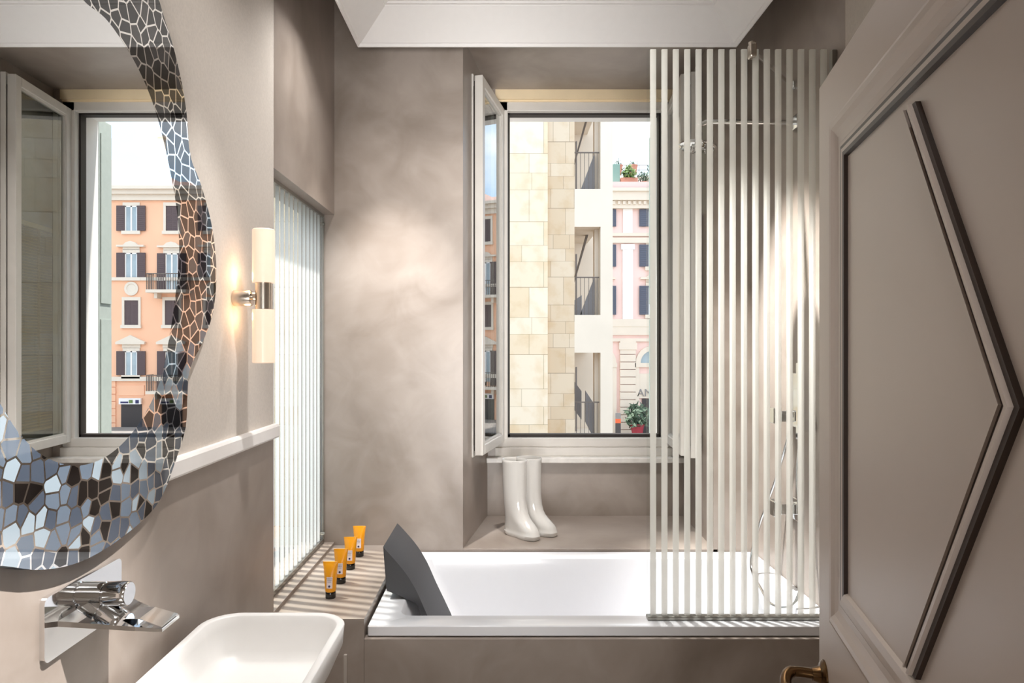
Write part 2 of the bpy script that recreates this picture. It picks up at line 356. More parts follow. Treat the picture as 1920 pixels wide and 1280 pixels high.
b.build('wall_back', M['plaster'], kind='structure')
b = MB()
b.box(XL - 0.16, XR + 0.16, YB, 4.12, SOFFIT, 3.35)
b.build('wall_back', M['plaster'], kind='structure')
b = MB(); b.box(-0.197, 1.023, 3.90, 4.12, 0, 0.925); b.build('wall_back', M['plaster'], kind='structure')
b = MB(); b.box(-0.197, 1.023, YB, 3.90, 0, LEDGE, bevel=.004); b.build('window_ledge', M['plaster'], kind='structure')
b = MB(); b.box(XL - 0.2, XR + 0.2, -3, YB, -0.1, 0); b.build('floor', M['tile'], kind='structure')
b = MB(); b.box(XL - 0.2, XR + 0.2, 0.25, 4.12, 3.35, 3.45); b.build('ceiling_upper', M['plaster'], kind='structure')
# suspended white ceiling with a cove
cx0, cx1, cy0, cy1, cz0, cz1, e = -0.655, 1.042, 0.55, 3.06, 2.922, 3.034, 0.146
b = MB()
def rect(x0, x1, y0, y1, z): return [(x0, y0, z), (x1, y0, z), (x1, y1, z), (x0, y1, z)]
b.loft([rect(cx0 + 0.02, cx1 - 0.02, cy0 + 0.02, cy1 - 0.02, 3.10), rect(cx0, cx1, cy0, cy1, cz0 + 0.03), rect(cx0, cx1, cy0, cy1, cz0),
        rect(cx0 + 0.006, cx1 - 0.006, cy0 + 0.006, cy1 - 0.006, cz0), rect(cx0 + 0.012, cx1 - 0.012, cy0 + 0.012, cy1 - 0.012, cz0 + 0.012),
        rect(cx0 + 0.018, cx1 - 0.018, cy0 + 0.018, cy1 - 0.018, cz0 + 0.012),
        rect(cx0 + e, cx1 - e, cy0 + e, cy1 - e, cz1), rect(cx0 + e, cx1 - e, cy0 + e, cy1 - e, cz1 + 0.006),
        rect(cx0 + e + 0.012, cx1 - e - 0.012, cy0 + e + 0.012, cy1 - e - 0.012, cz1 + 0.006),
        rect(cx0 + e + 0.016, cx1 - e - 0.016, cy0 + e + 0.016, cy1 - e - 0.016, cz1 + 0.014)])
for hx in (-0.3, 0.7):
    for hy in (0.9, 2.6): b.box(hx - 0.006, hx + 0.006, hy - 0.006, hy + 0.006, 3.09, 3.36)
b.build('ceiling', M['ceil'], kind='structure')
# chair rail
b = MB(); b.prism([(XL, 1.262), (XL + 0.016, 1.262), (XL + 0.020, 1.268), (XL + 0.020, 1.302), (XL + 0.016, 1.31), (XL, 1.31)], 'y', 0.45, 2.405)
b.build('trim_1', M['white'], kind='structure')
# doorway wall the camera looks through, and the bedroom behind
b = MB()
b.box(XL - 0.16, -0.47, 0.2, 0.34, 0, 3.35); b.box(0.455, XR + 0.16, 0.2, 0.34, 0, 3.35); b.box(-0.47, 0.455, 0.2, 0.34, 2.09, 3.35)
b.build('wall_front', M['covering'], kind='structure')
b = MB()
b.box(-2.0, XL - 0.16, 0.26, 0.40, 0, 2.75); b.box(XR + 0.16, 2.0, 0.26, 0.40, 0, 2.75)
b.box(-2.1, -2.0, -3.0, 0.4, 0, 2.75); b.box(2.0, 2.1, -3.0, 0.4, 0, 2.75); b.box(-2.1, 2.1, -3.1, -3.0, 0, 2.75)
b.build('wall_bedroom', M['covering'], kind='structure')
b = MB(); b.box(-2.1, 2.1, -3.1, 0.26, 2.7, 2.8); b.build('ceiling_bedroom', M['ceil'], kind='structure')
b = MB(); b.box(-2.1, -1.01, -3.1, 0.26, -0.1, 0); b.box(1.39, 2.1, -3.1, 0.26, -0.1, 0); b.build('floor_bedroom', M['tile'], kind='structure')

# ------------------------------------------------------------------ bath surround, bath
DECK = 0.633
b = MB(); b.box(XL, -0.487, 2.377, YB, 0, DECK); b.build('tub_deck', M['plaster'], kind='structure')
b = MB(); b.box(-0.487, XR, 2.372, 2.41, 0, 0.566, bevel=0.003); b.build('tub_apron', M['plaster'], kind='structure')
RIM = 0.604
tub = thing('bathtub', 'white built-in rectangular bathtub below the window ledge', 'bathtub', (0.35, 2.8, 0))
TX0, TX1, TY0, TY1 = -0.478, 1.188, 2.388, 3.252
b = MB()
def rr3(x0, x1, y0, y1, r, z): return [(x, y, z) for x, y in rrect(x0, x1, y0, y1, r, 8)]
b.loft([rr3(TX0 + .03, TX1 - .03, TY0 + .03, TY1 - .03, .01, 0.05), rr3(TX0 + .03, TX1 - .03, TY0 + .03, TY1 - .03, .01, RIM - .034),
        rr3(TX0, TX1, TY0, TY1, .008, RIM - .034), rr3(TX0, TX1, TY0, TY1, .008, RIM - .003), rr3(TX0 + .003, TX1 - .003, TY0 + .003, TY1 - .003, .008, RIM),
        rr3(TX0 + .093, TX1 - .09, TY0 + .092, TY1 - .092, .05, RIM), rr3(TX0 + .099, TX1 - .096, TY0 + .098, TY1 - .098, .05, RIM - .004),
        rr3(TX0 + .107, TX1 - .10, TY0 + .102, TY1 - .102, .055, RIM - .03), rr3(TX0 + .20, TX1 - .125, TY0 + .13, TY1 - .13, .09, 0.36),
        rr3(TX0 + .27, TX1 - .15, TY0 + .15, TY1 - .15, .11, 0.235), rr3(TX0 + .32, TX1 - .20, TY0 + .20, TY1 - .20, .12, 0.20)])
b.build('tub_shell', M['acrylic'], tub, smooth=40)
b = MB(); b.lathe([(0.0, 0), (0.026, 0), (0.026, 0.012), (0.020, 0.02), (0.014, 0.034), (0.0, 0.036)], (1.074, 2.62, 0.515), (-1, 0, -0.05))
o = b.build('overflow_knob', M['chrome'], tub, smooth=40); o['label'] = 'round chrome overflow knob'

# headrest: curved foam wedge across the sloping end of the bath
prof = [(-0.468, .806), (-0.419, .752), (-0.375, .697), (-0.336, .630), (-0.299, .547), (-0.262, .470), (-0.228, .398), (-0.250, .392), (-0.322, .545), (-0.330, .574), (-0.336, .590), (-0.453, .636), (-0.456, .645)]
def smooth_curve(pts, k=4):
    out = []
    for i in range(len(pts) - 1):
        p0 = pts[max(i - 1, 0)]; p1 = pts[i]; p2 = pts[i + 1]; p3 = pts[min(i + 2, len(pts) - 1)]
        for j in range(k):
            t = j / k
            out.append(tuple(0.5 * (2 * p1[d] + (p2[d] - p0[d]) * t + (2 * p0[d] - 5 * p1[d] + 4 * p2[d] - p3[d]) * t * t + (3 * p1[d] - p0[d] - 3 * p2[d] + p3[d]) * t ** 3) for d in range(len(p1))))
    out.append(tuple(pts[-1])); return out
front = smooth_curve(prof[:7]) + prof[7:]
b = MB(); b.prism(front, 'y', 2.64, 3.00)
bmesh.ops.bevel(b.bm, geom=[e_ for e_ in b.bm.edges if abs(e_.verts[0].co.y - e_.verts[1].co.y) < 1e-5], offset=0.004, segments=2, affect='EDGES')
tag(b.build('bath_headrest', M['rubber'], smooth=35), 'charcoal curved foam headrest hooked over the bath end', 'headrest')

# ------------------------------------------------------------------ left striped window
w2 = thing('window_2', 'tall window of clear and frosted striped glass above the tub deck', 'window', (-0.868, 2.83, 0.65), kind='structure')
b = MB()
for (y0, y1, z0, z1) in ((2.405, 3.255, 0.649, 0.668), (2.405, 3.255, 2.196, 2.21), (2.405, 2.417, 0.668, 2.196), (3.243, 3.255, 0.668, 2.196)):
    b.box(-0.880, -0.858, y0, y1, z0, z1)
b.build('window_frame', M['steel'], w2)
b = MB(); b.box(-0.871, -0.866, 2.417, 3.243, 0.668, 2.196); b.build('pane', M['left_glass'], w2)
b = MB(); b.box(-0.852, -0.848, 2.43, 3.24, 0.676, 2.188); b.build('inner_pane', clear_glass('pale_green_inner_glass', (0.98, 0.99, 0.985, 1)), w2)
for y in (2.45, 3.22):
    for z in (0.70, 2.16):
        b = MB(); b.lathe([(0.006, 0), (0.006, 0.02)], (-0.866, y, z), (1, 0, 0), 10); b.build('glass_clip', M['steel'], w2)

# ------------------------------------------------------------------ main window
w1 = thing('window_1', 'white painted casement window standing open over the street', 'window', (0.47, 4.0, 0.93), kind='structure')
b = MB()
b.box(-0.05, 0.022, 3.95, 4.05, 0.95, 3.0, bevel=.004); b.box(0.916, 0.985, 3.95, 4.05, 0.95, 3.0, bevel=.004)
b.box(-0.05, 0.985, 3.95, 4.05, 2.945, 3.005, bevel=.004); b.box(-0.05, 0.985, 3.945, 4.05, 1.0, 1.052, bevel=.004); b.box(-0.07, 1.0, 3.925, 4.05, 0.95, 1.0, bevel=.004)
b.build('window_frame', M['frame'], w1)
b = MB(); b.box(-0.088, 1.02, 3.925, 4.06, 3.005, SOFFIT); b.box(-0.06, 0.99, 3.94, 4.05, 2.995, 3.012, bevel=.003)
b.build('head_trim', M['cream'], w1)['label'] = 'cream painted head board'
b = MB()
for (x0, x1, z0, z1) in ((0.022, 0.034, 1.052, 2.945), (0.904, 0.916, 1.052, 2.945), (0.022, 0.916, 1.052, 1.070), (0.022, 0.916, 2.935, 2.945)):
    b.box(x0, x1, 3.99, 4.04, z0, z1)
b.build('gasket', M['dark'], w1)['label'] = 'dark rubber gasket'
b = MB(); b.box(-0.05, 0.034, 4.05, 4.18, 0.95, 3.0); b.box(0.916, 0.985, 4.05, 4.18, 0.95, 3.0); b.box(-0.05, 0.985, 4.05, 4.18, 2.957, 3.0)
b.build('outer_jamb', M['white'], w1)
b = MB(); b.box(-0.10, 1.022, 3.86, 3.96, 0.922, 0.951, bevel=.004); b.build('sill', M['marble'], w1)['label'] = 'white marble sill'
SW, SZ0, SZ1 = 0.515, 1.03, 2.955
def sash(hx, hy, fx, fy, side, blind):
    """casement leaf from its hinge to its free edge; side = direction of the room face (left/right of the leaf)"""
    d = Vector((fx - hx, fy - hy, 0)).normalized(); n = Vector((-d.y, d.x, 0)) * side
    T = Matrix(((d.x, n.x, 0, hx), (d.y, n.y, 0, hy), (0, 0, 1, 0), (0, 0, 0, 1)))
    w = 0.048
    b = MB()
    for (x0, x1, z0, z1) in ((0, w, SZ0, SZ1), (SW - w, SW, SZ0, SZ1), (w, SW - w, SZ0, SZ0 + w), (w, SW - w, SZ1 - w, SZ1)):
        b.box(x0, x1, 0, 0.042, z0, z1, M=T, bevel=.003)
    for (x0, x1, z0, z1) in ((w, w + .01, SZ0 + w, SZ1 - w), (SW - w - .01, SW - w, SZ0 + w, SZ1 - w), (w, SW - w, SZ0 + w, SZ0 + w + .01), (w, SW - w, SZ1 - w - .01, SZ1 - w)):
        b.box(x0, x1, 0.008, 0.03, z0, z1, M=T)
    s = b.build('sash', M['frame'], w1)
    b = MB(); b.box(w, SW - w, 0.016, 0.021, SZ0 + w, SZ1 - w, M=T); b.build('pane', M['pane'], s)
    b = MB()
    for (x0, x1, z0, z1) in ((0.012, w, SZ0 - .012, SZ1 + .012), (SW - w + .01, SW - .004, SZ0 - .012, SZ1 + .012), (w, SW - w, SZ0 - .012, SZ0 + w - .012), (w, SW - w, SZ1 - w + .012, SZ1 + .012)):
        b.box(x0, x1, 0.051, 0.078, z0, z1, M=T, bevel=.003)
    b.box(0.015, SW - .02, 0.042, 0.051, SZ0 + .02, SZ0 + .05, 1, M=T); b.box(0.015, SW - .02, 0.042, 0.051, SZ1 - .05, SZ1 - .02, 1, M=T)
    b.box(SW - .03, SW - .012, 0.042, 0.051, SZ0 + .05, SZ1 - .05, 1, M=T)
    b.build('inner_frame', [M['frame'], M['dark']], s)
    if blind:
        b = MB(); zt = 2.22; zb = SZ0 + 0.10; k = 0
        z = zt
        while z > zb:
            b.prism([(0.084, z - .004), (0.101, z + .003), (0.102, z + .004), (0.084, z - .003)], 'x', w - .01, SW - .02, M=T); z -= 0.0165
        b.box(w - .01, SW - .02, 0.082, 0.106, zt + .01, zt + .035, M=T); b.box(w - .01, SW - .02, 0.084, 0.102, zb - .012, zb, M=T)
        for q in (0.16, 0.36): b.box(q - .001, q + .001, 0.083, 0.103, zb, zt + .01, M=T)
        b.build('venetian_blind', M['slat'], s)['label'] = 'beige venetian blind'
    return s
sash(0.003, 3.952, -0.108, 3.445, -1, False)['label'] = 'left casement leaf, folded back into the room'
sash(0.935, 3.952, 0.890, 3.435, 1, True)['label'] = 'right casement leaf behind the striped glass'
# open exterior shutter beside the window
b = MB(); b.box(0.925, 0.985, 4.20, 4.34, 0.6, 2.99, bevel=.006)
for k in range(2): b.box(0.918, 0.925, 4.215, 4.325, 0.7 + k * 1.15, 1.75 + k * 1.15)
b.build('outer_shutter', M['teal'], w1)['label'] = 'grey green exterior shutter'

# ------------------------------------------------------------------ shower screen and shower fittings
GY = 2.445
ss = thing('shower_screen', 'fixed shower screen of vertically striped glass standing on the bath rim', 'shower screen', (0.85, GY, RIM))
b = MB(); b.box(0.513, XR - .002, GY, GY + 0.008, RIM + 0.012, 2.646); b.build('glass_panel', M['shower_glass'], ss)
b = MB(); b.box(0.512, XR - .001, GY - .012, GY + .02, RIM, RIM + .014, bevel=.003); b.build('bottom_track', M['steel'], ss)
b = MB(); b.box(XR - .018, XR - .001, GY - .008, GY + .016, RIM + .014, 2.64); b.build('wall_channel', M['steel'], ss)
b = MB(); b.box(0.878, 0.902, GY - .014, GY + .022, 2.615, 2.665, bevel=.005); b.lathe([(0.012, 0), (0.013, .01), (0.0, .016)], (0.89, GY + .004, 2.662), (0, 0, 1), 14)
b.build('glass_clamp', M['nickel'], ss)
b = MB(); b.tube([(0.89, GY + .015, 2.652), (XR - .012, 2.80, 2.652)], 0.0075); b.lathe([(0.02, 0), (0.02, .008), (0.012, .016)], (XR - .001, 2.80, 2.652), (-1, 0, 0), 16)
b.build('brace_bar', M['chrome'], ss, smooth=40)

WY = 2.77
sh = thing('overhead_shower', 'chrome overhead shower rose on a long wall arm behind the striped glass', 'shower', (XR, WY, 2.49))
b = MB(); pts = [(XR - .004, WY, 2.49), (0.86, WY, 2.492), (0.815, WY, 2.488), (0.79, WY, 2.47), (0.785, WY, 2.44)]
b.tube(smooth_curve(pts, 5), 0.010); b.build('arm', M['chrome'], sh, smooth=40)
b = MB(); b.box(XR - .014, XR - .001, WY - .03, WY + .03, 2.462, 2.518, bevel=.004); b.build('wall_plate', M['chrome'], sh)
b = MB(); b.lathe([(0.012, .06), (0.014, .03), (0.05, .016), (0.075, .008), (0.077, 0), (0.070, -.003), (0.0, -.004)], (0.785, WY, 2.39), (0.12, 0, 1), 28)
for r_, n_ in ((0.022, 6), (0.044, 11), (0.063, 16)):
    for k in range(n_):
        a = 2 * PI * k / n_; b.lathe([(0.004, 0), (0.003, -.006)], (0.785 + r_ * math.cos(a), WY + r_ * math.sin(a), 2.386 - 0.12 * r_ * math.cos(a)), (0, 0, 1), 6)
b.build('shower_rose', M['chrome'], sh, smooth=35)

def valve(z, name, label, tall):
    t = thing(name, label, 'tap', (XR, WY, z))
    b = MB(); b.box(XR - .016, XR - .001, WY - .06, WY + .06, z - .045, z + .045 + tall, bevel=.003); b.build('plate', M['chrome'], t)
    b = MB(); b.box(XR - .075, XR - .016, WY - .022, WY + .022, z - .022, z + .022, bevel=.004); b.build('body', M['chrome'], t)
    b = MB(); b.box(XR - .105, XR - .075, WY - .026, WY + .026, z - .03, z + .034, bevel=.004); b.build('lever', M['chrome'], t)
    return t
valve(1.30, 'shower_mixer', 'upper chrome lever mixer with tall plate on right shower wall', 0.13)
valve(0.925, 'bath_valve', 'lower chrome square valve above the right end of the bath', 0.0)
hs = thing('hand_shower', 'chrome hand shower on wall holder with long looping hose', 'shower', (XR, 2.62, 1.3))
b = MB(); b.box(XR - .05, XR - .001, 2.60, 2.64, 1.255, 1.30, bevel=.004); b.build('holder', M['chrome'], hs)
b = MB(); b.box(XR - .066, XR - .042, 2.606, 2.634, 1.22, 1.52, bevel=.006); b.build('wand', M['chrome'], hs)
b = MB()
hp = [(XR - .054, 2.62, 1.22), (XR - .06, 2.63, 1.05), (XR - .055, 2.60, 0.85), (XR - .075, 2.56, 0.70), (XR - .11, 2.555, 0.612), (XR - .16, 2.62, 0.59),
      (XR - .15, 2.76, 0.600), (XR - .14, 2.90, 0.65), (XR - .10, 2.94, 0.78), (XR - .05, 2.88, 1.0), (XR - .035, 2.80, 1.17), (XR - .03, 2.775, 1.255)]
b.tube(smooth_curve(hp, 8), 0.0065, 10); b.build('hose', M['chrome'], hs, smooth=60)

# ------------------------------------------------------------------ the mosaic mirror on the left wall
def closed_curve(pts, k=6):
    n = len(pts); out = []
    for i in range(n):
        p0, p1, p2, p3 = pts[i - 1], pts[i], pts[(i + 1) % n], pts[(i + 2) % n]
        for j in range(k):
            t = j / k
            out.append(tuple(0.5 * (2 * p1[d] + (p2[d] - p0[d]) * t + (2 * p0[d] - 5 * p1[d] + 4 * p2[d] - p3[d]) * t * t + (3 * p1[d] - p0[d] - 3 * p2[d] + p3[d]) * t ** 3) for d in (0, 1)))
    return out
def wp(px, py, X=0.782):
    D = X * 1280 / (945 - px); return (D, 1.58 + (650 - py) * D / 1280)
outer = [wp(*p) for p in ((300, 0), (330, 100), (350, 200), (358, 290), (378, 345), (398, 420), (407, 500), (402, 580), (382, 640), (358, 690), (353, 740), (350, 800),
                          (332, 860), (300, 940), (240, 1000), (160, 1050), (80, 1068), (0, 1060))]
outer += [(0.93, 1.28), (0.80, 1.36), (0.70, 1.50), (0.66, 1.66), (0.58, 1.80), (0.56, 1.98), (0.62, 2.14), (0.72, 2.30), (0.84, 2.47), (1.02, 2.60), (1.22, 2.64), (1.42, 2.56)]
inner = [wp(*p) for p in ((150, -10), (205, 40), (262, 130), (300, 230), (330, 370), (338, 470), (330, 560), (318, 640), (300, 720), (262, 795), (210, 850), (150, 873), (90, 858), (45, 820), (8, 765))]
inner += [(0.97, 1.62), (0.90, 1.80), (0.885, 1.98), (0.93, 2.15), (1.02, 2.27), (1.13, 2.30)]
oc, ic = closed_curve(outer), closed_curve(inner)
def resample(poly, c, n=160):
    """radial resampling around c so both outlines share the same angles"""
    res = []
    for k in range(n):
        a = 2 * PI * k / n; d = (math.cos(a), math.sin(a)); best = 0.01
        for i in range(len(poly)):
            p, q = poly[i], poly[(i + 1) % len(poly)]
            ex, ey = q[0] - p[0], q[1] - p[1]; det = d[0] * -ey + ex * d[1]
            if abs(det) < 1e-9: continue
            rx, ry = p[0] - c[0], p[1] - c[1]
            t = (rx * -ey + ex * ry) / det; u = (d[0] * ry - d[1] * rx) / det
            if t > 0 and -1e-6 <= u <= 1 + 1e-6: best = max(best, t)
        res.append((c[0] + d[0] * best, c[1] + d[1] * best))
    return res
cc = (1.24, 1.86)
oc, ic = resample(oc, cc), resample(ic, cc)
mir = thing('wall_mirror', 'large wavy wall mirror with a black and grey mosaic border', 'mirror', (XL, 1.24, 1.2))
b = MB(); b.loft([[(XL + .006, p[0], p[1]) for p in ic], [(XL + .0258, p[0], p[1]) for p in ic]]); b.build('mirror_glass', M['mirror'], mir)
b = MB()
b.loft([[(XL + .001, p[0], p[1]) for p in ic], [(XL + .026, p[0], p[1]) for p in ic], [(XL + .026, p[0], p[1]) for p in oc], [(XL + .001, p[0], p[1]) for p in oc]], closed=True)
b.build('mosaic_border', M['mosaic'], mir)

# ------------------------------------------------------------------ wall lamp
SY, SX, SZ = 2.05, -0.722, 1.732
sconce = thing('wall_sconce', 'lit wall lamp with two opal glass tubes on a nickel arm', 'lamp', (XL, SY, SZ))
b = MB(); b.lathe([(0.0, 0), (0.024, 0), (0.024, .05), (0.022, .054), (0.0, .055)], (XL, SY, SZ - .006), (1, 0, 0)); b.build('wall_mount', M['nickel'], sconce, smooth=40)
b = MB(); b.lathe([(0.024, -.04), (0.024, .04)], (SX, SY, SZ)); b.build('collar', M['nickel'], sconce, smooth=40)
b = MB(); b.tube([(XL + .05, SY, SZ), (SX - .02, SY, SZ)], 0.012); b.build('arm', M['nickel'], sconce, smooth=40)
for s_ in (1, -1):
    b = MB(); b.lathe([(0.0, .04 * s_), (0.032, .04 * s_), (0.0325, .05 * s_), (0.0325, .198 * s_), (0.030, .2005 * s_), (0.0, .2005 * s_)], (SX, SY, SZ))
    o = b.build('glass_tube', M['opal'], sconce, smooth=40); o.visible_shadow = True
    lamp('sconce_bulb', 'POINT', (SX - .045, SY, SZ + .06 * s_), 0.27, (1.0, 0.62, 0.32), shadow_soft_size=0.012)

# ------------------------------------------------------------------ basin, its stand and the tap
BY0, BY1, BX0, BX1, BZ = 1.20, 1.812, -0.775, -0.405, 0.876
b = MB()
def rb(i, z, r): return [(x, y, z) for x, y in rrect(BX0 + i, BX1 - i, BY0 + i, BY1 - i, r, 8)]
b.loft([rb(.05, BZ - .13, .05), rb(.035, BZ - .12, .06), rb(.004, BZ - .05, .085), rb(0, BZ - .003, .088), rb(.003, BZ, .086), rb(.017, BZ, .075), rb(.020, BZ - .003, .073),
        rb(.024, BZ - .03, .07), rb(.038, BZ - .085, .06), rb(.055, BZ - .104, .055), rb(.09, BZ - .110, .05)])
tag(b.build('washbasin', M['basin'], smooth=50), 'white rounded rectangular washbasin in front of the tub deck', 'washbasin')
st = thing('basin_stand', 'slim chrome stand under the white washbasin', 'stand', (-0.59, 1.5, 0))
b = MB()
for (x0, x1, y0, y1) in ((-.795, -.408, 1.232, 1.242), (-.795, -.408, 1.77, 1.78), (-.794, -.784, 1.232, 1.78), (-.417, -.407, 1.232, 1.78)): b.box(x0, x1, y0, y1, .57, .582)
b.build('rail', M['chrome'], st)
for x in (-0.789, -0.412):
    for y in (1.237, 1.775):
        b = MB(); b.box(x - .004, x + .004, y - .004, y + .004, 0, .78); b.build('leg', M['chrome'], st)

fa = thing('basin_tap', 'chrome wall tap with flat spout above the basin', 'tap', (XL, 1.31, 1.08))
b = MB(); b.prism(rrect(1.19, 1.43, 1.025, 1.140, .012, 4), 'x', XL, XL + .009); b.build('plate', M['chrome'], fa)
KY, KZ = 1.335, 1.098
b = MB(); b.lathe([(0.0, 0), (0.023, 0), (0.023, .022), (0.0205, .0235), (0.0205, .0265), (0.023, .028), (0.024, .055), (0.023, .066), (0.021, .069), (0.0, .069)], (XL + .009, KY, KZ), (1, 0, 0), 32)
b.build('handle', M['chrome'], fa, smooth=40)
b = MB()
def sec(x, y0, y1, z, t): return [(x, y0, z), (x, y1, z), (x, y1, z - t), (x, y0, z - t)]
b.loft([sec(XL + .008, 1.225, 1.40, 1.088, .010), sec(-0.74, 1.255, 1.375, 1.070, .009), sec(-0.69, 1.278, 1.36, 1.056, .008), sec(-0.645, 1.288, 1.356, 1.048, .006)])
b.loft([sec(-0.72, 1.29, 1.35, 1.067, .001), sec(-0.69, 1.292, 1.35, 1.066, .001), sec(-0.647, 1.290, 1.354, 1.0515, .001)])
b.build('spout', M['chrome'], fa)

# ------------------------------------------------------------------ toiletry tubes on the deck
def make_tube(loc, label):
    t = thing('toiletry_tube', label, 'toiletry tube', loc, 'amber toiletry tubes on the deck')
    x, y, z = loc
    def ell(rx, ry, zz, n=24): return [(x + rx * math.cos(a), y + ry * math.sin(a), z + zz) for a in (2 * PI * k / n for k in range(n))]
    b = MB(); b.loft([ell(.0195, .0195, .026), ell(.0205, .0205, .03), ell(.0235, .0165, .08), ell(.027, .009, .118), ell(.0285, .0035, .129), ell(.029, .0022, .136)])
    b.build('tube_body', M['orange'], t, smooth=40)
    b = MB(); b.lathe([(0.0, 0), (0.0185, 0), (0.0195, .002), (0.0195, .022), (0.018, .026), (0.0, .026)], loc); b.build('cap', M['blackcap'], t, smooth=40)
    b = MB(); rings = []
    for zz, ry in ((.041, .0202), (.055, .0191), (.07, .0176), (.083, .0163)):
        rings.append([(x + xx, y - ry * math.sqrt(max(0, 1 - (xx / (.0215 + (zz - .03) * .06)) ** 2)) - .0006, z + zz) for xx in (-.011, -.006, 0, .006, .011)])
    R = [[b.bm.verts.new(p) for p in r] for r in rings]
    for i in range(3):
        for j in range(4): b.bm.faces.new((R[i][j], R[i][j + 1], R[i + 1][j + 1], R[i + 1][j]))
    lb = b.build('paper_label', M['label'], t, smooth=60)
    b = MB(); b.lathe([(0.0042, 0), (0.0042, .0006)], (x, y - .0204, z + .049), (0, -1, 0.08), 16); b.build('emblem', M['navy'], lb)
    for k, (s, size) in enumerate((('ACQUA DI', .0042), ('PARMA', .0052), ('COLONIA', .0032))):
        zz = .0765 - k * .0062
        lettering('lettering', s, size, (x, y - .0222 + (zz - .041) * .083, z + zz), (PI / 2 - .09, 0, 0), M['navy'], lb, .0001)
    return t
t0 = make_tube((-0.655, 2.579, DECK), 'amber tube standing nearest the washbasin, first of the row of four')
for i, (yy, lab) in enumerate(((2.742, 'second amber tube counted from the washbasin'), (2.914, 'third amber tube counted from the washbasin'),
                               (3.092, 'amber tube at the far end of the row, nearest the back wall'))):
    dup(t0, (-0.655, yy, DECK), lab)

# ------------------------------------------------------------------ ceramic boots on the ledge
bo = thing('boot_vase', 'glossy white ceramic pair of rubber boots standing on the window ledge', 'vase', (0.06, 3.55, LEDGE))
SL = [(.000, .006, .226, .044), (.005, .000, .232, .0475), (.022, .000, .234, .049), (.024, .004, .232, .047), (.040, .005, .228, .0475), (.055, .006, .217, .047), (.070, .007, .198, .047),
      (.085, .007, .178, .047), (.100, .007, .162, .0475), (.120, .005, .149, .049), (.150, .003, .139, .0515), (.200, -.001, .133, .055), (.290, -.004, .132, .058), (.372, -.005, .133, .0595), (.384, -.006, .134, .0605)]
def boot(hx, hy, dx, dy):
    d = Vector((dx, dy, 0)).normalized(); n = Vector((-d.y, d.x, 0)); h = Vector((hx, hy, LEDGE)); K = 36
    def ring(z, b0, f0, w, inset=0.0):
        c, a = (b0 + f0) / 2, (f0 - b0) / 2; r = []
        el = min(1.0, max(0.0, (a - .066) / .05))
        for k in range(K):
            t = 2 * PI * k / K; ct, st_ = math.cos(t), math.sin(t)
            # long slices: rounder toe, slimmer waist
            wide = w * (1 - 0.16 * el * math.exp(-((ct + 0.05) / 0.35) ** 2)) * (1 + 0.03 * el * ct)
            p = abs(ct) ** (1 - 0.18 * el) * (1 if ct >= 0 else -1); q = abs(st_) ** (1 - 0.22 * el) * (1 if st_ >= 0 else -1)
            r.append(h + d * (c + (a - inset) * p) + n * ((wide - inset) * q) + Vector((0, 0, z)))
        return r
    rings = [ring(*s) for s in SL]
    rings.append(ring(.387, -.006, .134, .0605, .003)); rings.append(ring(.384, -.006, .134, .0605, .006))
    for s in (SL[13], SL[12], SL[11]): rings.append(ring(s[0] - .004, s[1], s[2], s[3], .0065))
    b = MB(); b.loft(rings)
    return b.build('boot', M['ceramic'], bo, smooth=50)
boot(0.012, 3.555, 0.66, -0.75)
boot(0.079, 3.598, 0.79, -0.61)

# ------------------------------------------------------------------ the door
DF = Vector((0.600, 1.300, 0)); du = Vector((-0.219, -1, 0)).normalized(); dn = Vector((-1, 0.219, 0)).normalized()
T = Matrix(((du.x, dn.x, 0, DF.x), (du.y, dn.y, 0, DF.y), (0, 0, 1, 0), (0, 0, 0, 1)))   # local: u to the hinge, n out of the visible face
DW, DH = 0.97, 2.072
d1 = thing('door_1', 'taupe panelled door standing open with raised chevron moulding', 'door', (0.56, 0.9, 0.0), kind='structure')
b = MB(); b.box(0, DW, -0.045, 0, 0.006, DH, M=T, bevel=.002); b.build('door_leaf', M['door'], d1)
def frame_moulding(u0, u1, z0, z1):
    b = MB()
    def R(i, nn): return [T @ Vector(p) for p in ((u0 + i, nn, z0 + i), (u1 - i, nn, z0 + i), (u1 - i, nn, z1 - i), (u0 + i, nn, z1 - i))]
    steps = [(0, 0.0), (0, .010), (.006, .012), (.014, .011), (.022, .007), (.034, .004), (.046, .004), (.050, .006), (.056, .0065)]
    bands = [((.056, .0065), (.0615, .0068), 1), ((.0615, .0068), (.0675, .0062), 0), ((.0675, .0062), (.074, .0055), 1), ((.074, .0055), (.077, 0), 1)]
    b.loft([R(*s) for s in steps], False, False, 0)
    for p, q, mi in bands:
        n0 = len(b.bm.faces); b.loft([R(*p), R(*q)], False, False, mi)
        b.bm.faces.ensure_lookup_table(); b.bm.faces[n0].material_index = 0    # the lower rail of the moulding is plain
    return b.build('panel_moulding', [M['door'], M['door_dark']], d1)
frame_moulding(0.121, DW - 0.121, 1.103, 1.966)
frame_moulding(0.121, DW - 0.121, 0.16, 0.90)
def chevron(us, ut, z0, z1):
    zm = (z0 + z1) / 2; b = MB()
    strips = [(-.019, -.0145, .005, 1), (-.0145, -.0115, .009, 0), (-.0115, .003, .006, 1), (.003, .0095, .011, 0), (.0095, .019, .006, 1)]
    for a0, a1, h, mi in strips:
        for zs in (z0, z1):
            end = [(us + a0, zs), (us + a1, zs), (ut + a1, zm), (ut + a0, zm)]
            A = [T @ Vector((p[0], 0, p[1])) for p in end]; Bq = [T @ Vector((p[0], h, p[1])) for p in end]
            b.loft([A, Bq], True, True, mi)
    return b.build('chevron_moulding', [M['door'], M['door_dark']], d1)
chevron(0.487, 0.723, 1.187, 1.870)['label'] = 'dark brown chevron moulding'
